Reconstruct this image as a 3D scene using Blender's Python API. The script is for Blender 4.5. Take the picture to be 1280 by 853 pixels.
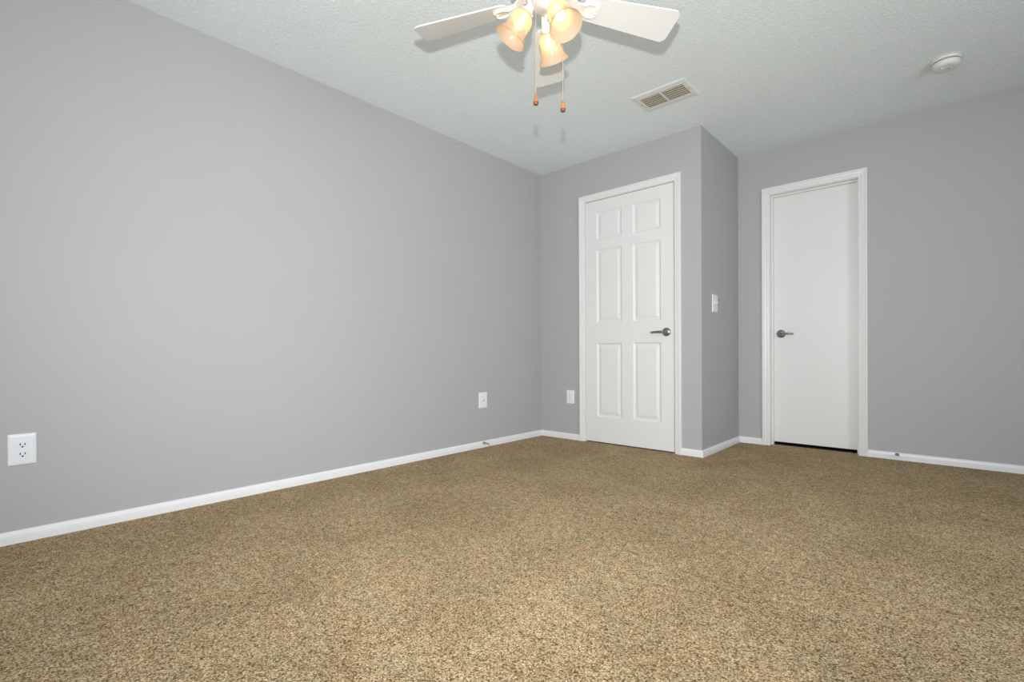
import bpy, bmesh, math, random
from math import sin, cos, pi, radians as R
from mathutils import Vector, Matrix

for o in list(bpy.data.objects): bpy.data.objects.remove(o)
S = bpy.context.scene
C = S.collection

# ------------------------------------------------------------------ camera
YAW, PITCH, ROLL = -0.7346533, -0.0033379, -0.0048109
CX, CH = 2.87919, 0.777166
r0 = Vector((cos(YAW), -sin(YAW), 0)); f0 = Vector((sin(YAW), cos(YAW), 0)); u0 = Vector((0, 0, 1))
f1 = cos(PITCH)*f0 + sin(PITCH)*u0; u1 = -sin(PITCH)*f0 + cos(PITCH)*u0
r2 = cos(ROLL)*r0 + sin(ROLL)*u1; u2 = -sin(ROLL)*r0 + cos(ROLL)*u1
cam = bpy.data.cameras.new('camera'); co = bpy.data.objects.new('camera', cam); C.objects.link(co)
m = Matrix((r2, u2, -f1)).transposed().to_4x4(); m.translation = Vector((CX, 0, CH))
co.matrix_world = m
cam.sensor_width = 36; cam.lens = 611.6827/1280*36; cam.shift_y = 16.5155/1280
cam.clip_start = 0.02; cam.clip_end = 100
S.camera = co

# ------------------------------------------------------------------ light and exposure
S.view_settings.view_transform = 'Standard'; S.view_settings.look = 'None'
S.view_settings.exposure = 0.0; S.view_settings.gamma = 1.0
try: S.view_settings.use_curve_mapping = False
except Exception: pass
FLASH_W = 238.0; FLASH_COL = (1.0, 0.985, 0.97)
DAY_W = 49.0; FILL_W = 41.0; DAY_COL = (0.93, 0.97, 1.0)
W = bpy.data.worlds.new('world'); S.world = W; W.use_nodes = True
bg = W.node_tree.nodes['Background']; bg.inputs[0].default_value = (0.72, 0.84, 1.0, 1); bg.inputs[1].default_value = 0.3

def light(name, kind, loc, energy, col, **kw):
    l = bpy.data.lights.new(name, kind); l.energy = energy; l.color = col
    for k, v in kw.items(): setattr(l, k, v)
    o = bpy.data.objects.new(name, l); C.objects.link(o); o.location = loc
    return o
# the photographer's flash, on the shoe above the lens
fl = light('camera_flash', 'SPOT', (CX, 0, CH+0.23), FLASH_W, FLASH_COL, spot_size=R(118), spot_blend=1.0, shadow_soft_size=0.022)
fdir = Vector((sin(YAW), cos(YAW), 0.035))
fl.rotation_euler = fdir.to_track_quat('-Z', 'Y').to_euler()
# daylight coming in through the window behind the camera
wl = light('window_daylight', 'AREA', (2.3, -1.72, 1.35), DAY_W, DAY_COL, shape='RECTANGLE', size=2.3, size_y=1.35)
wl.rotation_euler = Vector((0, 1, 0)).to_track_quat('-Z', 'Z').to_euler()

wr = light('side_fill_light', 'AREA', (4.68, 1.60, 1.35), FILL_W, DAY_COL, shape='RECTANGLE', size=1.5, size_y=1.35)  # unseen side light, added to brighten the recess and the far right
wr.rotation_euler = Vector((-1, 0.0, 0)).to_track_quat('-Z', 'Z').to_euler()

# ------------------------------------------------------------------ materials
def mat(name, col, rough=0.5, metal=0.0, bump=None, var=None, **kw):
    m = bpy.data.materials.new(name); m.use_nodes = True
    nt = m.node_tree; b = nt.nodes['Principled BSDF']
    b.inputs['Base Color'].default_value = (*col, 1); b.inputs['Roughness'].default_value = rough
    b.inputs['Metallic'].default_value = metal
    for k, v in kw.items(): b.inputs[k].default_value = v
    tc = nt.nodes.new('ShaderNodeTexCoord')
    if bump:
        sc, st, dist = bump
        n = nt.nodes.new('ShaderNodeTexNoise'); n.inputs['Scale'].default_value = sc; n.inputs['Detail'].default_value = 4
        nt.links.new(tc.outputs['Object'], n.inputs['Vector'])
        bp = nt.nodes.new('ShaderNodeBump'); bp.inputs['Strength'].default_value = st; bp.inputs['Distance'].default_value = dist
        nt.links.new(n.outputs['Fac'], bp.inputs['Height']); nt.links.new(bp.outputs['Normal'], b.inputs['Normal'])
    sc, amt = var or (3.0, 0.015)
    n2 = nt.nodes.new('ShaderNodeTexNoise'); n2.inputs['Scale'].default_value = sc; n2.inputs['Detail'].default_value = 3
    nt.links.new(tc.outputs['Object'], n2.inputs['Vector'])
    mx = nt.nodes.new('ShaderNodeMix'); mx.data_type = 'RGBA'
    mx.inputs[6].default_value = (*[c*(1-amt) for c in col], 1); mx.inputs[7].default_value = (*[min(1, c*(1+amt)) for c in col], 1)
    nt.links.new(n2.outputs['Fac'], mx.inputs[0]); nt.links.new(mx.outputs[2], b.inputs['Base Color'])
    return m

M = {}
M['wall'] = mat('gray_wall_paint', (0.444, 0.443, 0.457), 0.55, bump=(170, 0.10, 0.002), **{'Specular IOR Level': 0.3})
M['white'] = mat('white_trim_paint', (0.80, 0.80, 0.80), 0.35)
M['base'] = mat('white_baseboard_paint', (0.82, 0.83, 0.86), 0.35)
M['door'] = mat('white_door_paint', (0.78, 0.795, 0.79), 0.38, bump=(60, 0.04, 0.001))
M['plate'] = mat('white_plate_plastic', (0.80, 0.83, 0.88), 0.28)
M['fanwhite'] = mat('white_fan_enamel', (0.80, 0.79, 0.75), 0.32)
M['blade'] = mat('white_fan_blade', (0.73, 0.745, 0.72), 0.42)
M['nickel'] = mat('satin_nickel', (0.30, 0.31, 0.31), 0.28, 1.0)
M['brass'] = mat('polished_brass', (0.46, 0.38, 0.22), 0.3, 1.0)
M['chain'] = mat('brass_chain', (0.72, 0.58, 0.38), 0.4, 0.5)
M['rubber'] = mat('white_rubber', (0.8, 0.8, 0.76), 0.6)
M['wood'] = mat('orange_turned_wood', (0.42, 0.185, 0.065), 0.3, var=(80, 0.25))
M['wooddark'] = mat('dark_turned_wood', (0.16, 0.06, 0.025), 0.3, var=(80, 0.2))
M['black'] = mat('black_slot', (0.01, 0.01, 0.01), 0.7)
M['hingewhite'] = mat('painted_hinge', (0.74, 0.75, 0.73), 0.4)
M['louver'] = mat('dusty_vent_louver', (0.44, 0.41, 0.33), 0.6, var=(40, 0.2))
M['duct'] = mat('dark_duct', (0.035, 0.03, 0.025), 0.8)
M['ventwhite'] = mat('white_vent_enamel', (0.74, 0.75, 0.74), 0.45)
M['plastic'] = mat('smoke_alarm_plastic', (0.74, 0.76, 0.74), 0.45)
M['seam'] = mat('gray_seam', (0.18, 0.19, 0.18), 0.7)

def ceiling_mat():
    m = mat('textured_ceiling_paint', (0.860, 0.935, 0.955), 0.85)
    nt = m.node_tree; b = nt.nodes['Principled BSDF']
    tc = nt.nodes.new('ShaderNodeTexCoord')
    n = nt.nodes.new('ShaderNodeTexNoise'); n.inputs['Scale'].default_value = 72; n.inputs['Detail'].default_value = 5
    n.inputs['Roughness'].default_value = 0.6; n.inputs['Distortion'].default_value = 0.6
    nt.links.new(tc.outputs['Object'], n.inputs['Vector'])
    cr = nt.nodes.new('ShaderNodeValToRGB'); cr.color_ramp.elements[0].position = 0.42; cr.color_ramp.elements[1].position = 0.62
    nt.links.new(n.outputs['Fac'], cr.inputs[0])
    bp = nt.nodes.new('ShaderNodeBump'); bp.inputs['Strength'].default_value = 0.5; bp.inputs['Distance'].default_value = 0.004
    nt.links.new(cr.outputs[0], bp.inputs['Height']); nt.links.new(bp.outputs['Normal'], b.inputs['Normal'])
    return m
M['ceiling'] = ceiling_mat()

def carpet_mat():
    m = bpy.data.materials.new('tan_frieze_carpet'); m.use_nodes = True
    nt = m.node_tree; N = nt.nodes; L = nt.links; b = N['Principled BSDF']
    b.inputs['Roughness'].default_value = 0.95; b.inputs['Specular IOR Level'].default_value = 0.05
    tc = N.new('ShaderNodeTexCoord')
    def noise(s, d=2, dist=0.0, vec=None):
        n = N.new('ShaderNodeTexNoise'); n.inputs['Scale'].default_value = s; n.inputs['Detail'].default_value = d
        n.inputs['Distortion'].default_value = dist; L.new(vec or tc.outputs['Object'], n.inputs['Vector']); return n
    def ramp(fac, stops):
        cr = N.new('ShaderNodeValToRGB'); e = cr.color_ramp.elements
        while len(e) < len(stops): e.new(0.5)
        for el, (p_, c_) in zip(e, stops): el.position = p_; el.color = (*c_, 1)
        L.new(fac, cr.inputs[0]); return cr.outputs[0]
    def mul(a, b_):
        x = N.new('ShaderNodeMix'); x.data_type = 'RGBA'; x.blend_type = 'MULTIPLY'; x.inputs[0].default_value = 1
        L.new(a, x.inputs[6]); L.new(b_, x.inputs[7]); return x.outputs[2]
    # twisted yarn tufts: warped cells, dark pits between them
    wn = noise(90, 2); wa = N.new('ShaderNodeMix'); wa.data_type = 'RGBA'; wa.blend_type = 'LINEAR_LIGHT'; wa.inputs[0].default_value = 0.006
    L.new(tc.outputs['Object'], wa.inputs[6]); L.new(wn.outputs['Color'], wa.inputs[7])
    vo = N.new('ShaderNodeTexVoronoi'); vo.inputs['Scale'].default_value = 200; L.new(wa.outputs[2], vo.inputs['Vector'])
    tuft = noise(250, 3, 1.0); mid = noise(30, 3); big = noise(2.4, 5, 0.5); hue = noise(9, 3)
    sep = N.new('ShaderNodeSeparateColor'); L.new(vo.outputs['Color'], sep.inputs[0])
    yarn = ramp(sep.outputs[0], [(0.0, (0.52, 0.378, 0.215)), (0.35, (0.65, 0.495, 0.30)), (0.7, (0.73, 0.580, 0.37)), (1.0, (0.84, 0.705, 0.51))])
    pit = ramp(vo.outputs['Distance'], [(0.36, (1, 1, 1)), (0.56, (0.68, 0.645, 0.59)), (0.82, (0.30, 0.25, 0.19))])
    fib = ramp(tuft.outputs['Fac'], [(0.36, (0.53, 0.50, 0.45)), (0.50, (0.93, 0.93, 0.93)), (0.66, (1.1, 1.1, 1.1))])
    g1 = ramp(mid.outputs['Fac'], [(0.36, (0.86, 0.86, 0.85)), (0.62, (1.08, 1.08, 1.08))])
    g2 = ramp(big.outputs['Fac'], [(0.36, (0.90, 0.895, 0.88)), (0.60, (1.06, 1.06, 1.06))])  # broad tone shifts paint in the footprint shading of the pile
    g3 = ramp(hue.outputs['Fac'], [(0.40, (1.03, 0.99, 0.97)), (0.60, (0.98, 1.01, 1.01))])
    col = mul(mul(mul(mul(mul(yarn, pit), fib), g1), g2), g3)
    L.new(col, b.inputs['Base Color'])
    inv = N.new('ShaderNodeMath'); inv.operation = 'SUBTRACT'; inv.inputs[0].default_value = 1; L.new(vo.outputs['Distance'], inv.inputs[1])
    bp = N.new('ShaderNodeBump'); bp.inputs['Strength'].default_value = 0.7; bp.inputs['Distance'].default_value = 0.006
    L.new(inv.outputs[0], bp.inputs['Height'])
    bp2 = N.new('ShaderNodeBump'); bp2.inputs['Strength'].default_value = 0.6; bp2.inputs['Distance'].default_value = 0.005
    L.new(tuft.outputs['Fac'], bp2.inputs['Height']); L.new(bp.outputs['Normal'], bp2.inputs['Normal'])
    L.new(bp2.outputs['Normal'], b.inputs['Normal'])
    return m
M['carpet'] = carpet_mat()

def glass_shade_mat():
    m = bpy.data.materials.new('frosted_amber_glass'); m.use_nodes = True
    nt = m.node_tree; N = nt.nodes; L = nt.links
    for n in list(N): N.remove(n)
    out = N.new('ShaderNodeOutputMaterial'); d = N.new('ShaderNodeBsdfDiffuse'); t = N.new('ShaderNodeBsdfTranslucent')
    g = N.new('ShaderNodeBsdfGlossy'); g.inputs['Roughness'].default_value = 0.2
    tc = N.new('ShaderNodeTexCoord'); n = N.new('ShaderNodeTexNoise'); n.inputs['Scale'].default_value = 18; n.inputs['Detail'].default_value = 3
    L.new(tc.outputs['Object'], n.inputs['Vector'])
    cr = N.new('ShaderNodeValToRGB'); cr.color_ramp.elements[0].color = (0.94, 0.72, 0.53, 1); cr.color_ramp.elements[1].color = (0.97, 0.84, 0.70, 1)
    cr.color_ramp.elements[0].position = 0.35; cr.color_ramp.elements[1].position = 0.7
    L.new(n.outputs['Fac'], cr.inputs[0]); L.new(cr.outputs[0], t.inputs[0])
    d.inputs[0].default_value = (0.94, 0.82, 0.70, 1)
    a = N.new('ShaderNodeMixShader'); a.inputs[0].default_value = 0.55; L.new(d.outputs[0], a.inputs[1]); L.new(t.outputs[0], a.inputs[2])
    rf = N.new('ShaderNodeBsdfRefraction'); rf.inputs['Roughness'].default_value = 0.36; rf.inputs['IOR'].default_value = 1.12; rf.inputs[0].default_value = (1.0, 0.86, 0.66, 1)
    a2 = N.new('ShaderNodeMixShader'); a2.inputs[0].default_value = 0.42; L.new(a.outputs[0], a2.inputs[1]); L.new(rf.outputs[0], a2.inputs[2]); a = a2
    c = N.new('ShaderNodeMixShader'); c.inputs[0].default_value = 0.02; L.new(a.outputs[0], c.inputs[1]); L.new(g.outputs[0], c.inputs[2])
    L.new(c.outputs[0], out.inputs[0]); return m
M['glass'] = glass_shade_mat()
def emit(name, col, s):
    m = bpy.data.materials.new(name); m.use_nodes = True; b = m.node_tree.nodes['Principled BSDF']
    b.inputs['Emission Color'].default_value = (*col, 1); b.inputs['Emission Strength'].default_value = s
    b.inputs['Base Color'].default_value = (0.9, 0.85, 0.75, 1); return m
M['bulb'] = emit('lit_bulb', (1.0, 0.78, 0.52), 7.0)

# ------------------------------------------------------------------ helpers
def obj(name, bm, material, parent=None, smooth=False, bevel=0, loc=None):
    me = bpy.data.meshes.new(name)
    bmesh.ops.recalc_face_normals(bm, faces=bm.faces)
    bm.to_mesh(me); bm.free()
    o = bpy.data.objects.new(name, me); C.objects.link(o)
    mats = material if isinstance(material, (list, tuple)) else [material]
    for mm in mats: me.materials.append(mm)
    if smooth:
        for f in me.polygons: f.use_smooth = True
        try: me.set_sharp_from_angle(angle=R(38))
        except Exception: pass
    if bevel:
        b = o.modifiers.new('bevel', 'BEVEL'); b.width = bevel; b.segments = 2; b.limit_method = 'ANGLE'; b.angle_limit = R(40)
    if parent: o.parent = parent
    if loc: o.location = loc
    return o
def box(bm, x0, x1, y0, y1, z0, z1, mi=0):
    v = [bm.verts.new((x, y, z)) for z in (z0, z1) for y in (y0, y1) for x in (x0, x1)]
    for q in ((0, 1, 3, 2), (4, 5, 7, 6), (0, 1, 5, 4), (2, 3, 7, 6), (0, 2, 6, 4), (1, 3, 7, 5)):
        f = bm.faces.new([v[i] for i in q]); f.material_index = mi
def lathe(bm, prof, n=32, mi=0, M4=None):
    """prof: list of (radius, height) about Z"""
    M4 = M4 or Matrix.Identity(4); rings = []
    for r, z in prof:
        if r < 1e-6: rings.append([bm.verts.new(M4 @ Vector((0, 0, z)))])
        else: rings.append([bm.verts.new(M4 @ Vector((r*cos(2*pi*i/n), r*sin(2*pi*i/n), z))) for i in range(n)])
    for a, b in zip(rings, rings[1:]):
        for i in range(n):
            j = (i+1) % n
            if len(a) == 1 and len(b) == 1: continue
            if len(a) == 1: f = bm.faces.new((a[0], b[i], b[j]))
            elif len(b) == 1: f = bm.faces.new((a[i], a[j], b[0]))
            else: f = bm.faces.new((a[i], a[j], b[j], b[i]))
            f.material_index = mi
def tube(bm, pts, rad, n=10, mi=0):
    pts = [Vector(p) for p in pts]; rad = rad if isinstance(rad, (list, tuple)) else [rad]*len(pts); rings = []
    ref = None
    for i, p in enumerate(pts):
        t = (pts[min(i+1, len(pts)-1)] - pts[max(i-1, 0)]).normalized()
        if ref is None:
            ref = t.orthogonal().normalized()
        ref = (ref - t*ref.dot(t)).normalized(); bi = t.cross(ref)
        rings.append([bm.verts.new(p + rad[i]*(cos(2*pi*k/n)*ref + sin(2*pi*k/n)*bi)) for k in range(n)])
    for a, b in zip(rings, rings[1:]):
        for k in range(n):
            f = bm.faces.new((a[k], a[(k+1) % n], b[(k+1) % n], b[k])); f.material_index = mi
    for rg in (rings[0], rings[-1]):
        f = bm.faces.new(rg); f.material_index = mi
def prism(bm, poly, h0, h1, M4=None, mi=0):
    M4 = M4 or Matrix.Identity(4)
    a = [bm.verts.new(M4 @ Vector((x, y, h0))) for x, y in poly]; b = [bm.verts.new(M4 @ Vector((x, y, h1))) for x, y in poly]
    n = len(poly)
    for i in range(n):
        f = bm.faces.new((a[i], a[(i+1) % n], b[(i+1) % n], b[i])); f.material_index = mi
    bm.faces.new(a).material_index = mi; bm.faces.new(b).material_index = mi
def rrect(x0, x1, y0, y1, r, n=5):
    out = []
    for cx, cy, a0 in ((x1-r, y1-r, 0), (x0+r, y1-r, 90), (x0+r, y0+r, 180), (x1-r, y0+r, 270)):
        for i in range(n+1):
            a = R(a0 + 90*i/n); out.append((cx+r*cos(a), cy+r*sin(a)))
    return out
def empty(name, loc=(0, 0, 0), label=None, cat=None, group=None, rot=None):
    o = bpy.data.objects.new(name, None); C.objects.link(o); o.location = loc; o.empty_display_size = 0.05
    if rot: o.rotation_euler = rot
    if label: o['label'] = label; o['category'] = cat
    if group: o['group'] = group
    return o
def struct(o, label=None):
    o['kind'] = 'structure'
    if label: o['label'] = label
    return o

# ------------------------------------------------------------------ room dimensions
H = 2.44; D = 3.6000; X1 = 1.5044; D2 = 4.4284; XR = 4.75; YB = -1.80; T = 0.12; OUT = 5.75

# floor / ceiling
bm = bmesh.new(); box(bm, -T, XR+T, YB-T, OUT, -0.08, 0.0)
struct(obj('floor', bm, M['carpet']), 'tan cut pile carpet covering the whole floor')
bm = bmesh.new(); box(bm, -T, XR+T, YB-T, OUT, H, H+0.1)
struct(obj('ceiling', bm, M['ceiling']), 'white textured ceiling')
# walls
bm = bmesh.new(); box(bm, -T, 0, YB-T, OUT, 0, H)
struct(obj('wall_left', bm, M['wall']), 'long plain gray painted wall on the left')
A0, A1, AT = 0.492, 1.298, 2.078        # paneled door: jamb opening
B0, B1, BT = 1.752, 2.350, 2.066        # flat door: jamb opening
J = 0.018                                # jamb board thickness
bm = bmesh.new()
box(bm, 0, A0-J, D, D+T, 0, H); box(bm, A0-J, A1+J, D, D+T, AT+J, H); box(bm, A1+J, X1-T, D, D+T, 0, H); box(bm, X1-T, X1, D, D+T, 0, H)
bmesh.ops.remove_doubles(bm, verts=bm.verts, dist=1e-5)
struct(obj('wall_front', bm, M['wall']), 'gray wall around the six panel door')
bm = bmesh.new(); box(bm, X1-T, X1, D+T, D2+T, 0, H)
struct(obj('wall_return', bm, M['wall']), 'short shaded gray return wall beside the recess')
bm = bmesh.new()
box(bm, X1, B0-J, D2, D2+T, 0, H); box(bm, B0-J, B1+J, D2, D2+T, BT+J, H); box(bm, B1+J, XR, D2, D2+T, 0, H)
struct(obj('wall_back', bm, M['wall']), 'gray wall around the flat door in the recess')
bm = bmesh.new(); box(bm, -T, XR+T, OUT, OUT+T, 0, H)
struct(obj('wall_outer', bm, M['wall']))
bm = bmesh.new(); SY0, SY1_, SZ0_, SZ1_ = 0.80, 2.40, 0.65, 2.05
box(bm, XR, XR+T, YB-T, SY0, 0, H); box(bm, XR, XR+T, SY1_, OUT, 0, H); box(bm, XR, XR+T, SY0, SY1_, 0, SZ0_); box(bm, XR, XR+T, SY0, SY1_, SZ1_, H)
struct(obj('wall_right', bm, M['wall']))
bm = bmesh.new()
for a in (SY0, SY1_-0.04): box(bm, XR+0.04, XR+0.09, a, a+0.04, SZ0_, SZ1_)
for a in (SZ0_, 1.33, SZ1_-0.04): box(bm, XR+0.04, XR+0.09, SY0+0.04, SY1_-0.04, a, a+0.04)
struct(obj('fill_window', bm, M['white'], bevel=0.003))  # unseen window, added to go with the side fill light
WX0, WX1, WZ0, WZ1 = 1.1, 3.5, 0.65, 2.05
bm = bmesh.new()
box(bm, 0, WX0, YB-T, YB, 0, H); box(bm, WX1, XR, YB-T, YB, 0, H); box(bm, WX0, WX1, YB-T, YB, 0, WZ0); box(bm, WX0, WX1, YB-T, YB, WZ1, H)
struct(obj('wall_rear', bm, M['wall']))
bm = bmesh.new(); yw = YB-0.07
for a in (WX0, (WX0+WX1)/2-0.02, WX1-0.04): box(bm, a, a+0.04, yw-0.03, yw+0.02, WZ0, WZ1)
for a in (WZ0, (WZ0+WZ1)/2-0.02, WZ1-0.04): box(bm, WX0+0.04, (WX0+WX1)/2-0.02, yw-0.03, yw+0.02, a, a+0.04); box(bm, (WX0+WX1)/2+0.02, WX1-0.04, yw-0.03, yw+0.02, a, a+0.04)
struct(obj('window_1', bm, M['white'], bevel=0.003))

# baseboards: stepped profile (out from the wall, height)
HB = 0.0507
BP = [(0, -0.01), (0.014, -0.01), (0.014, 0.0250), (0.0100, 0.0265), (0.0100, 0.0295), (0.0125, 0.0315), (0.0105, 0.042), (0.0065, 0.0485), (0.003, HB), (0, HB)]
def baseboard(name, pts, label):
    """pts: floor polyline (x,y) along the wall face, room on the left-hand side; mitred at corners"""
    bm = bmesh.new(); P = [Vector((x, y)) for x, y in pts]; rings = []
    for i, p in enumerate(P):
        ds = []
        if i > 0: ds.append((P[i]-P[i-1]).normalized())
        if i < len(P)-1: ds.append((P[i+1]-P[i]).normalized())
        ns = [Vector((-d.y, d.x)) for d in ds]
        if len(ns) == 2:
            nn = (ns[0]+ns[1]); nn = nn/(1+ns[0].dot(ns[1]))
        else: nn = ns[0]
        rings.append([bm.verts.new((p.x+nn.x*t, p.y+nn.y*t, z)) for t, z in BP])
    n = len(BP)
    for a, b in zip(rings, rings[1:]):
        for k in range(n): bm.faces.new((a[k], a[(k+1) % n], b[(k+1) % n], b[k]))
    bm.faces.new(rings[0]); bm.faces.new(rings[-1])
    return struct(obj(name, bm, M['base']), label)
CA0, CA1 = 0.4376, 1.3524; CB0, CB1 = 1.6945, 2.4080
baseboard('baseboard_left', [(0, D), (0, YB)], 'white baseboard along the long left wall')
baseboard('baseboard_front', [(CA0, D), (0, D)], 'white baseboard left of the six panel door')
baseboard('baseboard_return', [(CB0, D2), (X1, D2), (X1, D), (CA1, D)], 'white baseboard wrapping the return wall')
baseboard('baseboard_right', [(XR, YB), (XR, D2), (CB1, D2)], 'white baseboard right of the flat door')

# door casings (trim) with jamb boards
CPROF = [(0.0, 0), (0.0, 0.0070), (0.0015, 0.0090), (0.0120, 0.0110), (0.0140, 0.0110), (0.0150, 0.0080), (0.0170, 0.0080), (0.0190, 0.0120), (0.0320, 0.0150), (0.0340, 0.0150), (0.0350, 0.0125), (0.0365, 0.0130), (0.0390, 0.0175), (0.0465, 0.0185), (0.0495, 0.0170), (0.0505, 0.0150), (0.0505, 0)]
def casing(name, x0, x1, zt, y, w, label):
    s = w/0.0505; bm = bmesh.new(); rings = []
    prof = [(u*s, v) for u, v in CPROF]
    for k in range(4):
        ring = []
        for u, v in prof:
            x = x0-u if k < 2 else x1+u; z = -0.005 if k in (0, 3) else zt+u
            ring.append(bm.verts.new((x, y-v, z)))
        rings.append(ring)
    n = len(prof)
    for a, b in zip(rings, rings[1:]):
        for i in range(n): bm.faces.new((a[i], a[(i+1) % n], b[(i+1) % n], b[i]))
    bm.faces.new(rings[0]); bm.faces.new(rings[-1])
    return struct(obj(name, bm, M['white']), label)
def jamb(parent, x0, x1, zt, y, stop_y):
    bm = bmesh.new()
    box(bm, x0-J, x0, y+0.0005, y+T, 0, zt+J); box(bm, x1, x1+J, y+0.0005, y+T, 0, zt+J); box(bm, x0, x1, y+0.0005, y+T, zt, zt+J)
    obj('jamb', bm, M['white'], parent, bevel=0.001)
    bm = bmesh.new(); sw = 0.012; sd = 0.033
    box(bm, x0, x0+sw, stop_y, stop_y+sd, 0, zt); box(bm, x1-sw, x1, stop_y, stop_y+sd, 0, zt); box(bm, x0+sw, x1-sw, stop_y, stop_y+sd, zt-sw, zt)
    obj('door_stop_strip', bm, M['white'], parent, bevel=0.0015)
c1 = casing('trim_1', A0-0.004, A1+0.004, AT+0.005, D, 0.0504, 'white moulded casing around the six panel door')
jamb(c1, A0, A1, AT, D, D+0.042)
c2 = casing('trim_2', B0-0.004, B1+0.004, BT+0.005, D2, 0.0545, 'white moulded casing around the flat door')
jamb(c2, B0, B1, BT, D2, D2+0.045)

# six panel door --------------------------------------------------------------
SX0, SX1, SZ0, SZ1, SY = 0.4955, 1.2935, 0.010, 2.0735, D+0.003
bm = bmesh.new(); TH = 0.035
cols = [(0.605, 0.847), (0.947, 1.189)]; rows = [(0.225, 0.855), (1.025, 1.655), (1.738, 1.978)]
xs = sorted({SX0, SX1, *[v for c in cols for v in c]}); zs = sorted({SZ0, SZ1, *[v for c in rows for v in c]})
vc = {}
def V(x, y, z):
    k = (round(x, 5), round(y, 5), round(z, 5))
    if k not in vc: vc[k] = bm.verts.new((x, y, z))
    return vc[k]
for i in range(len(xs)-1):
    for k in range(len(zs)-1):
        a, b, c, d = xs[i], xs[i+1], zs[k], zs[k+1]
        if (a, b) in cols and (c, d) in rows:
            # moulded recess: cove down, flat, then raised field
            steps = [(0, 0), (0.004, 0.0015), (0.009, 0.007), (0.014, 0.0095), (0.022, 0.0095), (0.028, 0.0075), (0.042, 0.0035), (0.046, 0.0030)]
            prev = None
            for ins, dep in steps:
                ring = [V(a+ins, SY+dep, c+ins), V(b-ins, SY+dep, c+ins), V(b-ins, SY+dep, d-ins), V(a+ins, SY+dep, d-ins)]
                if prev:
                    for q in range(4): bm.faces.new((prev[q], prev[(q+1) % 4], ring[(q+1) % 4], ring[q]))
                prev = ring
            bm.faces.new(prev)
        else:
            bm.faces.new((V(a, SY, c), V(b, SY, c), V(b, SY, d), V(a, SY, d)))
# rim and back
edge = [V(x, SY, SZ0) for x in xs] + [V(SX1, SY, z) for z in zs[1:]] + [V(x, SY, SZ1) for x in reversed(xs[:-1])] + [V(SX0, SY, z) for z in reversed(zs[1:-1])]
back = [bm.verts.new((v.co.x, SY+TH, v.co.z)) for v in edge]
for i in range(len(edge)):
    j = (i+1) % len(edge); bm.faces.new((edge[i], edge[j], back[j], back[i]))
bm.faces.new(back)
door1 = struct(obj('door_1', bm, M['door']), 'white six panel door with lever handle, closed')
for hz in (1.83, 1.04, 0.25):
    bm = bmesh.new()
    lathe(bm, [(0, -0.045), (0.004, -0.045), (0.0055, -0.043), (0.0055, -0.0155), (0.005, -0.0150), (0.005, -0.0145), (0.0055, -0.014), (0.0055, 0.014), (0.005, 0.0145), (0.005, 0.015), (0.0055, 0.0155), (0.0055, 0.043), (0.004, 0.045), (0, 0.045)], 12, M4=Matrix.Translation((0.4935, D-0.0045, hz)))
    h = obj('hinge', bm, M['hingewhite'], door1, smooth=True)

def handle(parent, x, y, z, sgn, label, length=0.112):
    """rosette on the door face at y (room side is -y), lever pointing sgn*x"""
    q = Matrix.Translation((x, y, z)) @ Matrix.Rotation(R(90), 4, 'X')    # local +Z -> -Y
    bm = bmesh.new()
    lathe(bm, [(0, 0), (0.0325, 0), (0.0335, 0.002), (0.0325, 0.006), (0.028, 0.010), (0.020, 0.012), (0.0145, 0.013), (0.0135, 0.030), (0.0125, 0.034), (0, 0.034)], 36, M4=q)
    r = obj('door_handle', bm, M['nickel'], parent, smooth=True); r['label'] = label
    bm = bmesh.new()
    pts = []; rad = []
    path = [(0, -0.030, 0), (0, -0.044, 0), (0.006, -0.052, 0), (0.018, -0.055, 0.0), (0.045, -0.055, 0.001), (length*0.72, -0.054, 0.0), (length*0.92, -0.051, -0.002), (length, -0.046, -0.003)]
    rr = [0.0095, 0.0100, 0.0105, 0.0100, 0.0088, 0.0080, 0.0078, 0.0072]
    tube(bm, [(x+sgn*a, y+b, z+c) for a, b, c in path], rr, 14)
    l = obj('lever', bm, M['nickel'], r, smooth=True)
    bm = bmesh.new(); lathe(bm, [(0, 0.034), (0.0062, 0.034), (0.0062, 0.0615), (0.005, 0.0625), (0, 0.0625)], 18, M4=q)
    return r
handle(door1, 1.233, SY, 0.931, -1, 'satin nickel lever handle', 0.106)

# flat door -------------------------------------------------------------------
bm = bmesh.new(); YF = D2+0.079
box(bm, B0+0.003, B1-0.003, YF, YF+0.035, 0.025, BT-0.003)
door2 = struct(obj('door_2', bm, M['door'], bevel=0.0015), 'white flat slab door with lever handle, closed')
handle(door2, 1.815, YF, 0.922, 1, 'satin nickel lever handle', 0.100)
# black strip that paints in the shade of the gap under the flat door
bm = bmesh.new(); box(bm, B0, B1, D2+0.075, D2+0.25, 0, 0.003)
struct(obj('gap_shade_strip', bm, M['black'], bevel=0.001), 'black strip standing in for the shade under the flat door')

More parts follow.
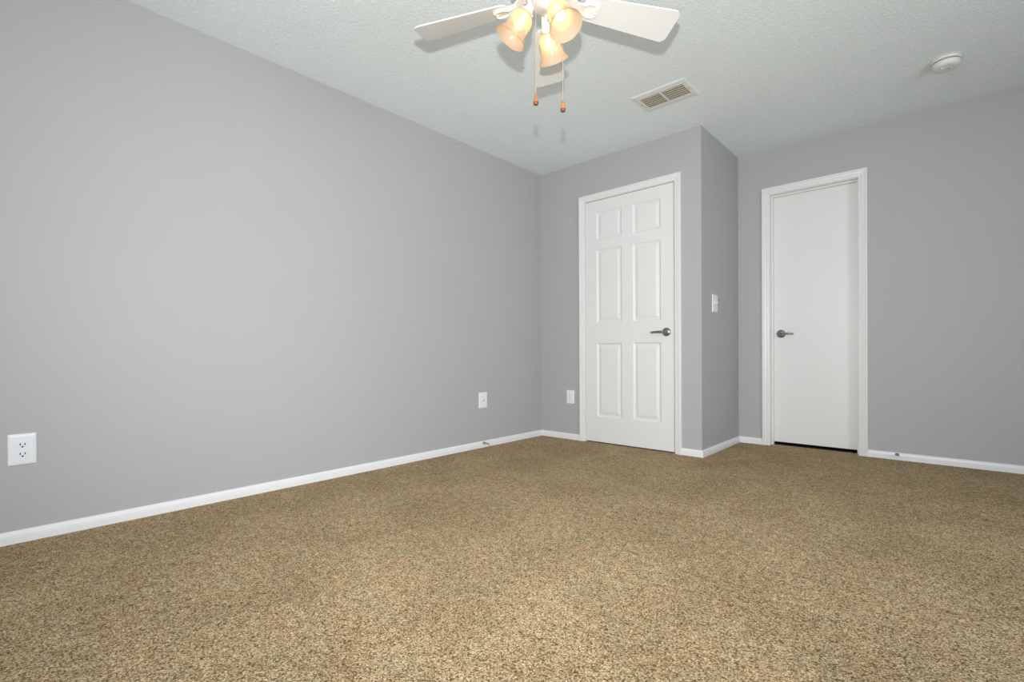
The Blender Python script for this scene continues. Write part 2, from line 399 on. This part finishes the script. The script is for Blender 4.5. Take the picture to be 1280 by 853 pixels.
# ------------------------------------------------------------------ outlets, switch
def decora(kind, loc, rotz, label, cat, group, pw, ph, style):
    """wall plate, local: X along wall, Z up, -Y out of the wall"""
    t = empty(kind, loc, label, cat, group, (0, 0, rotz))
    q = Matrix.Rotation(R(90), 4, 'X')
    bm = bmesh.new()
    def ring(ins, y, r): return [(x, -y, z) for x, z in rrect(-pw/2+ins, pw/2-ins, -ph/2+ins, ph/2-ins, r)]
    rings = [ring(0, 0, 0.003), ring(0, 0.0022, 0.003), ring(0.0015, 0.0042, 0.003), ring(0.005, 0.0056, 0.003), ring(0.012, 0.0062, 0.003)]
    rv = [[bm.verts.new(p) for p in rg] for rg in rings]
    for a, b in zip(rv, rv[1:]):
        n = len(a)
        for i in range(n): bm.faces.new((a[i], a[(i+1) % n], b[(i+1) % n], b[i]))
    bm.faces.new(rv[-1]); bm.faces.new(rv[0])
    obj('cover_plate', bm, M['plate'], t, smooth=True)
    if style == 'duplex':
        bm = bmesh.new(); prism(bm, rrect(-0.0175, 0.0175, -0.0365, 0.0365, 0.002), 0.0058, 0.0074, q)
        rc = obj('receptacle_face', bm, M['plate'], t, bevel=0.0006)
        bm = bmesh.new()
        for dz in (0.0195, -0.0195):
            for dx, hh in ((-0.0070, 0.0050), (0.0070, 0.0042)): box(bm, dx-0.0016, dx+0.0016, -0.0078, -0.006, dz+0.002-hh, dz+0.002+hh)
            prism(bm, [(0.0036*cos(a), dz-0.0085+0.0030*sin(a)) for a in [i*pi/8 for i in range(16)]], 0.006, 0.0078, q)
        obj('socket_slots', bm, M['black'], rc)
    elif style == 'duplex_old':
        for dz in (0.0195, -0.0195):
            bm = bmesh.new(); prism(bm, rrect(-0.0165, 0.0165, dz-0.0142, dz+0.0142, 0.009), 0.0055, 0.0080, q)
            rc = obj('receptacle_face', bm, M['plate'], t, bevel=0.0006)
            bm = bmesh.new()
            for dx, hh in ((-0.0062, 0.0046), (0.0062, 0.0038)): box(bm, dx-0.0009, dx+0.0009, -0.0084, -0.006, dz+0.003-hh, dz+0.003+hh)
            prism(bm, [(0.0022*cos(a), dz-0.0075+0.0022*sin(a)) for a in [i*pi/8 for i in range(16)]], 0.006, 0.0084, q)
            obj('socket_slots', bm, M['seam'], rc)
        bm = bmesh.new(); lathe(bm, [(0, 0.0055), (0.0032, 0.0055), (0.0032, 0.0068), (0.002, 0.0074), (0, 0.0074)], 14, M4=q); obj('screw', bm, M['seam'], t, smooth=True)
    elif style == 'cable':
        bm = bmesh.new(); lathe(bm, [(0, 0.0055), (0.0075, 0.0055), (0.0075, 0.0075), (0.0048, 0.0078), (0.0048, 0.015), (0.0035, 0.0155), (0.0030, 0.0135), (0, 0.0135)], 18, M4=q)
        obj('cable_jack', bm, M['nickel'] if False else M['seamlight'], t, smooth=True)
        for dz in (0.042, -0.042):
            bm = bmesh.new(); lathe(bm, [(0, 0.0055), (0.003, 0.0055), (0.003, 0.0066), (0.0018, 0.0071), (0, 0.0071)], 14, M4=Matrix.Translation((0, 0, dz)) @ q); obj('screw', bm, M['plate'], t, smooth=True)
    elif style == 'toggle':
        for dx in (-0.023, 0.023):
            bm = bmesh.new(); prism(bm, rrect(dx-0.0052, dx+0.0052, -0.012, 0.012, 0.001), 0.0058, 0.0070, q)
            prism(bm, [(-0.004, 0.0), (0.005, -0.001), (0.013, 0.0125), (0.0085, 0.0155)][::1], dx-0.0042, dx+0.0042,
                  Matrix(((0, 0, 1, 0), (-1, 0, 0, -0.0055), (0, 1, 0, 0), (0, 0, 0, 1))))
            tg = obj('toggle', bm, M['plate'], t, bevel=0.0008)
            for dz in (0.030, -0.030):
                bm = bmesh.new(); lathe(bm, [(0, 0.0058), (0.003, 0.0058), (0.003, 0.0068), (0.0018, 0.0073), (0, 0.0073)], 12, M4=Matrix.Translation((dx, 0, dz)) @ q); obj('screw', bm, M['plate'], t, smooth=True)
    return t
M['seamlight'] = mat('nickel_jack', (0.55, 0.57, 0.62), 0.35, 0.6)
L90 = R(90)      # plate facing +X
decora('wall_outlet', (0, 0.1435, 0.3845), L90, 'large white wall outlet low on the left wall, nearest the camera', 'outlet', 'wall outlets', 0.0865, 0.129, 'duplex')
decora('cable_outlet', (0, 2.827, 0.3860), L90, 'white cable wall plate low on the left wall near the room corner', 'outlet', 'wall outlets', 0.094, 0.130, 'cable')
decora('wall_outlet', (0.3300, D, 0.3770), 0, 'small white outlet beside the casing of the six panel door', 'outlet', 'wall outlets', 0.083, 0.122, 'duplex_old')
decora('light_switch', (X1, 3.866, 1.150), L90, 'white toggle light switch plate on the short return wall', 'light switch', None, 0.112, 0.138, 'toggle')

# ------------------------------------------------------------------ spring door stops
def doorstop(loc, rotz, label, droop):
    t = empty('door_stop', loc, label, 'door stop', 'spring door stops', (0, 0, rotz))   # local: projects along -Y
    q = Matrix.Rotation(R(90), 4, 'X')
    bm = bmesh.new(); lathe(bm, [(0, 0), (0.0115, 0), (0.0115, 0.002), (0.008, 0.005), (0.0055, 0.007), (0, 0.007)], 20, M4=q)
    obj('base', bm, M['brass'], t, smooth=True)
    bm = bmesh.new(); pts = []; nt_ = 15; L_ = 0.058
    for i in range(nt_*10+1):
        u = i/(nt_*10); a = 2*pi*nt_*u; r = 0.0052-0.0012*u
        pts.append((r*cos(a), -(0.006+L_*u), r*sin(a)-droop*u*u))
    tube(bm, pts, 0.00115, 5); obj('spring', bm, M['brass'], t, smooth=True)
    q2 = Matrix.Translation((0, -(0.006+L_), -droop)) @ q
    bm = bmesh.new(); lathe(bm, [(0, -0.002), (0.0045, -0.002), (0.0062, 0.0), (0.0066, 0.008), (0.0055, 0.011), (0, 0.012)], 16, M4=q2)
    obj('rubber_tip', bm, M['rubber'], t, smooth=True)
doorstop((0.0140, 2.822, 0.0390), L90, 'brass spring door stop on the left baseboard below the cable plate', 0.006)
doorstop((2.578, D2-0.0140, 0.0385), 0, 'brass spring door stop with white tip on the baseboard right of the flat door', 0.002)

# ------------------------------------------------------------------ ceiling vent
vx, vy = 1.490, 3.030; hw, hd = 0.178, 0.122; iw, idp = 0.143, 0.0735
t = empty('ceiling_vent', (vx, vy, H), 'white rectangular louvered air vent in the ceiling', 'vent')
bm = bmesh.new()
def frame_ring(a, b, z): return [bm.verts.new((x, y, z)) for x, y in ((-a, -b), (a, -b), (a, b), (-a, b))]
rs = [frame_ring(hw, hd, 0), frame_ring(hw, hd, -0.003), frame_ring(hw-0.006, hd-0.006, -0.0075), frame_ring(iw+0.006, idp+0.006, -0.011), frame_ring(iw, idp, -0.0085), frame_ring(iw, idp, -0.0004)]
for a, b in zip(rs, rs[1:]):
    for i in range(4): bm.faces.new((a[i], a[(i+1) % 4], b[(i+1) % 4], b[i]))
obj('frame', bm, M['ventwhite'], t)
bm = bmesh.new(); box(bm, -iw, iw, -idp, idp, -0.0015, -0.0003); obj('duct_opening', bm, M['duct'], t)
NS = 6
for i in range(NS):
    y = -idp + (i+0.5)*(2*idp/NS)
    for s in (-1, 1):
        bm = bmesh.new(); a = R(-50)
        w_ = 0.0036
        p0 = Vector((0, -cos(a)*w_, -sin(a)*w_)); p1 = Vector((0, cos(a)*w_, sin(a)*w_)); nrm = Vector((0, 0, 0.0010))
        x0_, x1_ = (0.005, iw-0.002) if s > 0 else (-iw+0.002, -0.005)
        vv = [bm.verts.new((x, y+p.y, -0.0072+p.z+n.z)) for x in (x0_, x1_) for p, n in ((p0, -nrm), (p1, -nrm), (p1, nrm), (p0, nrm))]
        for q in ((0, 1, 2, 3), (4, 5, 6, 7), (0, 1, 5, 4), (1, 2, 6, 5), (2, 3, 7, 6), (3, 0, 4, 7)): bm.faces.new([vv[k] for k in q])
        obj('louver', bm, M['louver'], t)
bm = bmesh.new(); box(bm, -0.004, 0.004, -idp, idp, -0.0145, -0.002); obj('center_bar', bm, M['ventwhite'], t, bevel=0.001)
for s in (-1, 1):
    bm = bmesh.new(); lathe(bm, [(0, -0.013), (0.003, -0.0125), (0.0042, -0.0105), (0.0042, -0.006), (0, -0.006)], 14, M4=Matrix.Translation((s*(iw+0.016), 0, 0)))
    obj('screw', bm, M['seam'], t, smooth=True)

# ------------------------------------------------------------------ smoke detector
t = empty('smoke_detector', (2.848, 3.745, H), 'round white smoke detector on the ceiling', 'smoke detector')
SM = Matrix.Diagonal((0.90, 0.90, 0.94, 1))
bm = bmesh.new(); lathe(bm, [(0, 0), (0.083, 0), (0.084, -0.002), (0.078, -0.0035), (0.074, -0.005), (0.0735, -0.013), (0.071, -0.016), (0, -0.016)], 56, M4=SM)
obj('mounting_ring', bm, M['plastic'], t, smooth=True)
bm = bmesh.new(); lathe(bm, [(0, -0.0155), (0.062, -0.0155), (0.062, -0.0225), (0, -0.0225)], 56, M4=SM); obj('vent_gap', bm, M['seam'], t)
bm = bmesh.new(); lathe(bm, [(0, -0.0215), (0.066, -0.0215), (0.0695, -0.0235), (0.0700, -0.034), (0.067, -0.044), (0.061, -0.0505), (0.052, -0.0535), (0.036, -0.0545), (0.030, -0.0535), (0.022, -0.055), (0, -0.0555)], 56, M4=SM)
obj('cover', bm, M['plastic'], t, smooth=True)
bm = bmesh.new(); lathe(bm, [(0, -0.046), (0.009, -0.046), (0.0085, -0.0535), (0.007, -0.0545), (0, -0.0545)], 20, M4=Matrix.Translation((-0.018, -0.014, 0)))
obj('test_button', bm, M['plastic'], t, smooth=True)
bm = bmesh.new()
for k in range(3): box(bm, 0.008+k*0.0036, 0.0098+k*0.0036, 0.004, 0.018, -0.0526, -0.047)
obj('sounder_grille', bm, M['seam'], t)

# ------------------------------------------------------------------ ceiling fan
FX, FY, BZ = 1.720, 1.488, 2.120
fan = empty('ceiling_fan', (FX, FY, H), 'white five blade ceiling fan with three lit glass lamps', 'ceiling fan')
def Z(z): return z-H
def fobj(name, bm, m_, parent=fan, **k): return obj(name, bm, m_, parent, **k)
bm = bmesh.new(); lathe(bm, [(0, Z(2.4395)), (0.066, Z(2.4395)), (0.068, Z(2.434)), (0.066, Z(2.415)), (0.056, Z(2.395)), (0.036, Z(2.382)), (0.020, Z(2.378)), (0, Z(2.378))], 40)
fobj('canopy', bm, M['fanwhite'], smooth=True)
bm = bmesh.new(); lathe(bm, [(0, Z(2.385)), (0.0125, Z(2.385)), (0.0125, Z(2.325)), (0, Z(2.325))], 20); fobj('downrod', bm, M['fanwhite'], smooth=True)
bm = bmesh.new(); lathe(bm, [(0, Z(2.335)), (0.030, Z(2.335)), (0.045, Z(2.325)), (0.095, Z(2.315)), (0.130, Z(2.300)), (0.142, Z(2.280)), (0.144, Z(2.220)), (0.140, Z(2.190)), (0.132, Z(2.178)), (0.126, Z(2.176)), (0.062, Z(2.176)), (0, Z(2.176))], 56)
mh = fobj('motor_housing', bm, M['fanwhite'], smooth=True)
for k in range(10):     # dark cooling slots in the motor's underside
    a = 2*pi*k/10 + 0.2; bm = bmesh.new()
    pl = [(rr*cos(a+da), rr*sin(a+da)) for rr, da in ((0.092, -0.05), (0.122, -0.13), (0.122, 0.13), (0.092, 0.05))]
    prism(bm, pl, Z(2.1745), Z(2.1765)); obj('cooling_slot', bm, M['black'], mh)
bm = bmesh.new(); lathe(bm, [(0, Z(2.177)), (0.078, Z(2.177)), (0.080, Z(2.172)), (0.080, Z(2.160)), (0.074, Z(2.156)), (0.056, Z(2.154)), (0, Z(2.154))], 48)
fobj('flywheel', bm, M['fanwhite'], smooth=True)
bm = bmesh.new(); lathe(bm, [(0, Z(2.158)), (0.054, Z(2.158)), (0.058, Z(2.152)), (0.058, Z(2.118)), (0.055, Z(2.108)), (0.047, Z(2.103)), (0.020, Z(2.101)), (0.014, Z(2.097)), (0, Z(2.096))], 48)
sh = fobj('switch_housing', bm, M['fanwhite'], smooth=True)

def blade(az):
    Ra = Matrix.Rotation(R(az), 4, 'Z') @ Matrix.Translation((0.2*(1-cos(R(3.4))), 0, Z(BZ)+0.2*sin(R(3.4)))) @ Matrix.Rotation(R(3.4), 4, 'Y') @ Matrix.Rotation(R(-13.5), 4, 'X')
    bm = bmesh.new()
    r0_, r1_, w0, w1 = 0.150, 0.537, 0.104, 0.146
    poly = []
    def corner(cx, cy, rx, a0, a1, n=6):
        for i in range(n+1):
            a = R(a0+(a1-a0)*i/n); poly.append((cx+rx*cos(a), cy+rx*sin(a)))
    cr = 0.027
    corner(r1_-cr, w1/2-cr, cr, 0, 86); corner(r0_+0.03, w0/2-0.03, 0.03, 94, 180); corner(r0_+0.03, -w0/2+0.03, 0.03, 180, 266); corner(r1_-cr, -w1/2+cr, cr, 274, 360)
    prism(bm, poly, -0.0028, 0.0028, Ra)
    b = fobj('blade', bm, M['blade'], bevel=0.0008)
    # blade iron: pad with scroll ridges under the blade, curved arm up to the flywheel
    bm = bmesh.new()
    pad = []
    for u, w in ((0.140, 0.016), (0.156, 0.030), (0.175, 0.036), (0.195, 0.034), (0.208, 0.026), (0.214, 0.012)): pad.append((u, w))
    pl = pad + [(0.2155, 0)] + [(u, -w) for u, w in reversed(pad)]
    prism(bm, pl, -0.0068, -0.0029, Ra)
    for s in (-1, 1):
        tube(bm, [Ra @ Vector(p) for p in ((0.120, s*0.008, 0.002), (0.145, s*0.016, -0.008), (0.170, s*0.027, -0.009), (0.192, s*0.027, -0.009), (0.205, s*0.017, -0.009), (0.203, s*0.007, -0.009), (0.188, s*0.004, -0.009))], [0.006, 0.006, 0.005, 0.005, 0.0045, 0.004, 0.003], 8)
    arm = [(0.066, 0, 0.038), (0.082, 0, 0.036), (0.098, 0, 0.028), (0.112, 0, 0.012), (0.126, 0, 0.000), (0.150, 0, -0.006)]
    Rz = Matrix.Rotation(R(az), 4, 'Z') @ Matrix.Translation((0, 0, Z(BZ)))
    hw_ = [0.026, 0.026, 0.024, 0.022, 0.023, 0.028]; rings = []
    for (x, y, z), hh in zip(arm, hw_):
        rings.append([bm.verts.new(Rz @ Vector((x, yy, z+zz))) for yy, zz in ((-hh, -0.003), (hh, -0.003), (hh, 0.003), (-hh, 0.003))])
    for a_, b_ in zip(rings, rings[1:]):
        for i in range(4): bm.faces.new((a_[i], a_[(i+1) % 4], b_[(i+1) % 4], b_[i]))
    bm.faces.new(rings[0]); bm.faces.new(rings[-1])
    iron = obj('blade_iron', bm, M['fanwhite'], b, smooth=True)
for az in (54.9, 126.0, 205.2, 272.7, 344.7): blade(az)

LAMPS = [(124, 0.054, 2.044, 107, 44, 0.95), (248, 0.086, 2.052, 219, 34, 0.97), (332, 0.084, 2.048, 352, 28, 0.98)]
for naz, NR, NZ, az, tilt, gs in LAMPS:
    a = R(az); t_ = R(tilt); e2 = Vector((cos(a), sin(a), 0)); e = Vector((cos(R(naz)), sin(R(naz)), 0))
    neck = e*NR + Vector((0, 0, Z(NZ))); ax = (e2*sin(t_) - Vector((0, 0, cos(t_)))).normalized()
    q = Matrix.Translation(neck) @ ax.to_track_quat('Z', 'Y').to_matrix().to_4x4() @ Matrix.Scale(gs, 4)
    # curved arm from the switch housing to the socket cup
    bm = bmesh.new(); cup = neck - ax*0.030
    st = e*0.050 + Vector((0, 0, Z(2.135))); mid = e*(NR*0.5+0.032) + Vector((0, 0, Z(2.132))); m2 = (cup+mid)/2 + e*0.006
    tube(bm, [st, mid, m2 + Vector((0, 0, 0.008)), cup, cup+ax*0.006], 0.0075, 12)
    arm = fobj('lamp_arm', bm, M['fanwhite'], smooth=True)
    bm = bmesh.new(); lathe(bm, [(0, -0.034), (0.012, -0.034), (0.0175, -0.030), (0.0190, -0.018), (0.0235, -0.012), (0.0245, 0.006), (0.0235, 0.008), (0.0150, 0.008), (0, 0.008)], 28, M4=q)
    for k in range(3):
        bb = q @ Matrix.Rotation(2*pi*k/3+0.6, 4, 'Z') @ Matrix.Translation((0.0235, 0, -0.002)) @ Matrix.Rotation(R(90), 4, 'Y')
        lathe(bm, [(0, 0), (0.0028, 0), (0.0028, 0.005), (0.0018, 0.006), (0, 0.006)], 10, M4=bb)
    obj('socket_cup', bm, M['fanwhite'], arm, smooth=True)
    # bell shaped glass shade
    bm = bmesh.new()
    prof = [(0.0240, -0.002), (0.0245, 0.003), (0.0310, 0.008), (0.0385, 0.016), (0.0425, 0.027), (0.0435, 0.040), (0.0430, 0.054), (0.0438, 0.068), (0.0475, 0.082), (0.0545, 0.096), (0.0640, 0.1105)]
    inner = [(r-0.0028, z+0.0006) for r, z in reversed(prof)]
    lathe(bm, prof + [(0.0646, 0.1130), (0.0628, 0.1128)] + inner, 48, M4=q)
    bmesh.ops.remove_doubles(bm, verts=bm.verts, dist=1e-6)
    sd_ = fobj('lamp_shade', bm, M['glass'], smooth=True); sd_['label'] = 'frosted bell shaped glass shade'
    bm = bmesh.new(); lathe(bm, [(0, 0.007), (0.0100, 0.007), (0.0105, 0.016), (0.0120, 0.024), (0.0165, 0.034), (0.0190, 0.045), (0.0180, 0.056), (0.0125, 0.065), (0.005, 0.0695), (0, 0.070)], 24, M4=q)
    fobj('light_bulb', bm, M['bulb'], smooth=True)
# pull chains with turned wooden knobs
def chain(dx, dy, ztop, zbot, side):
    bm = bmesh.new(); d = Vector((dx, dy, 0)); dn = d.normalized()
    tube(bm, [dn*0.052+Vector((0, 0, Z(ztop))), dn*0.064+Vector((0, 0, Z(ztop)))], 0.0045, 10)
    ps = [d*0.98+Vector((0, 0, Z(ztop))), d+Vector((0, 0, Z(ztop-0.006))), d+Vector((0, 0, Z(zbot+0.040)))]
    tube(bm, ps, 0.0009, 6)
    nb = int((ztop-zbot-0.05)/0.0048)
    for i in range(nb):
        z = Z(ztop-0.008-i*0.0048); lathe(bm, [(0, -0.0016), (0.0013, -0.0009), (0.0013, 0.0009), (0, 0.0016)], 6, M4=Matrix.Translation((dx, dy, z)))
    ch = fobj('pull_chain', bm, M['chain'], smooth=True)
    bm = bmesh.new()
    KQ = Matrix.Translation((dx, dy, Z(zbot))) @ Matrix.Diagonal((1.2, 1.2, 1.04, 1))
    lathe(bm, [(0, 0.042), (0.0028, 0.0418), (0.0040, 0.040), (0.0048, 0.034), (0.0062, 0.024), (0.0080, 0.0145)], 22, 0, KQ)
    lathe(bm, [(0.0080, 0.0145), (0.0086, 0.0125), (0.0080, 0.0105)], 22, 0, KQ)
    lathe(bm, [(0.0080, 0.0105), (0.0086, 0.008), (0.0078, 0.003), (0.0055, 0.0005), (0, 0)], 22, 1, KQ)
    bmesh.ops.remove_doubles(bm, verts=bm.verts, dist=1e-6)
    kb = obj('pull_knob', bm, [M['wood'], M['wooddark']], ch, smooth=True); kb['label'] = 'turned orange wood pull knob'
az1, az2 = R(268), R(42)
chain(0.062*cos(az1), 0.062*sin(az1), 2.145, 1.704, -1)
chain(0.063*cos(az2), 0.063*sin(az2), 2.145, 1.700, 1)
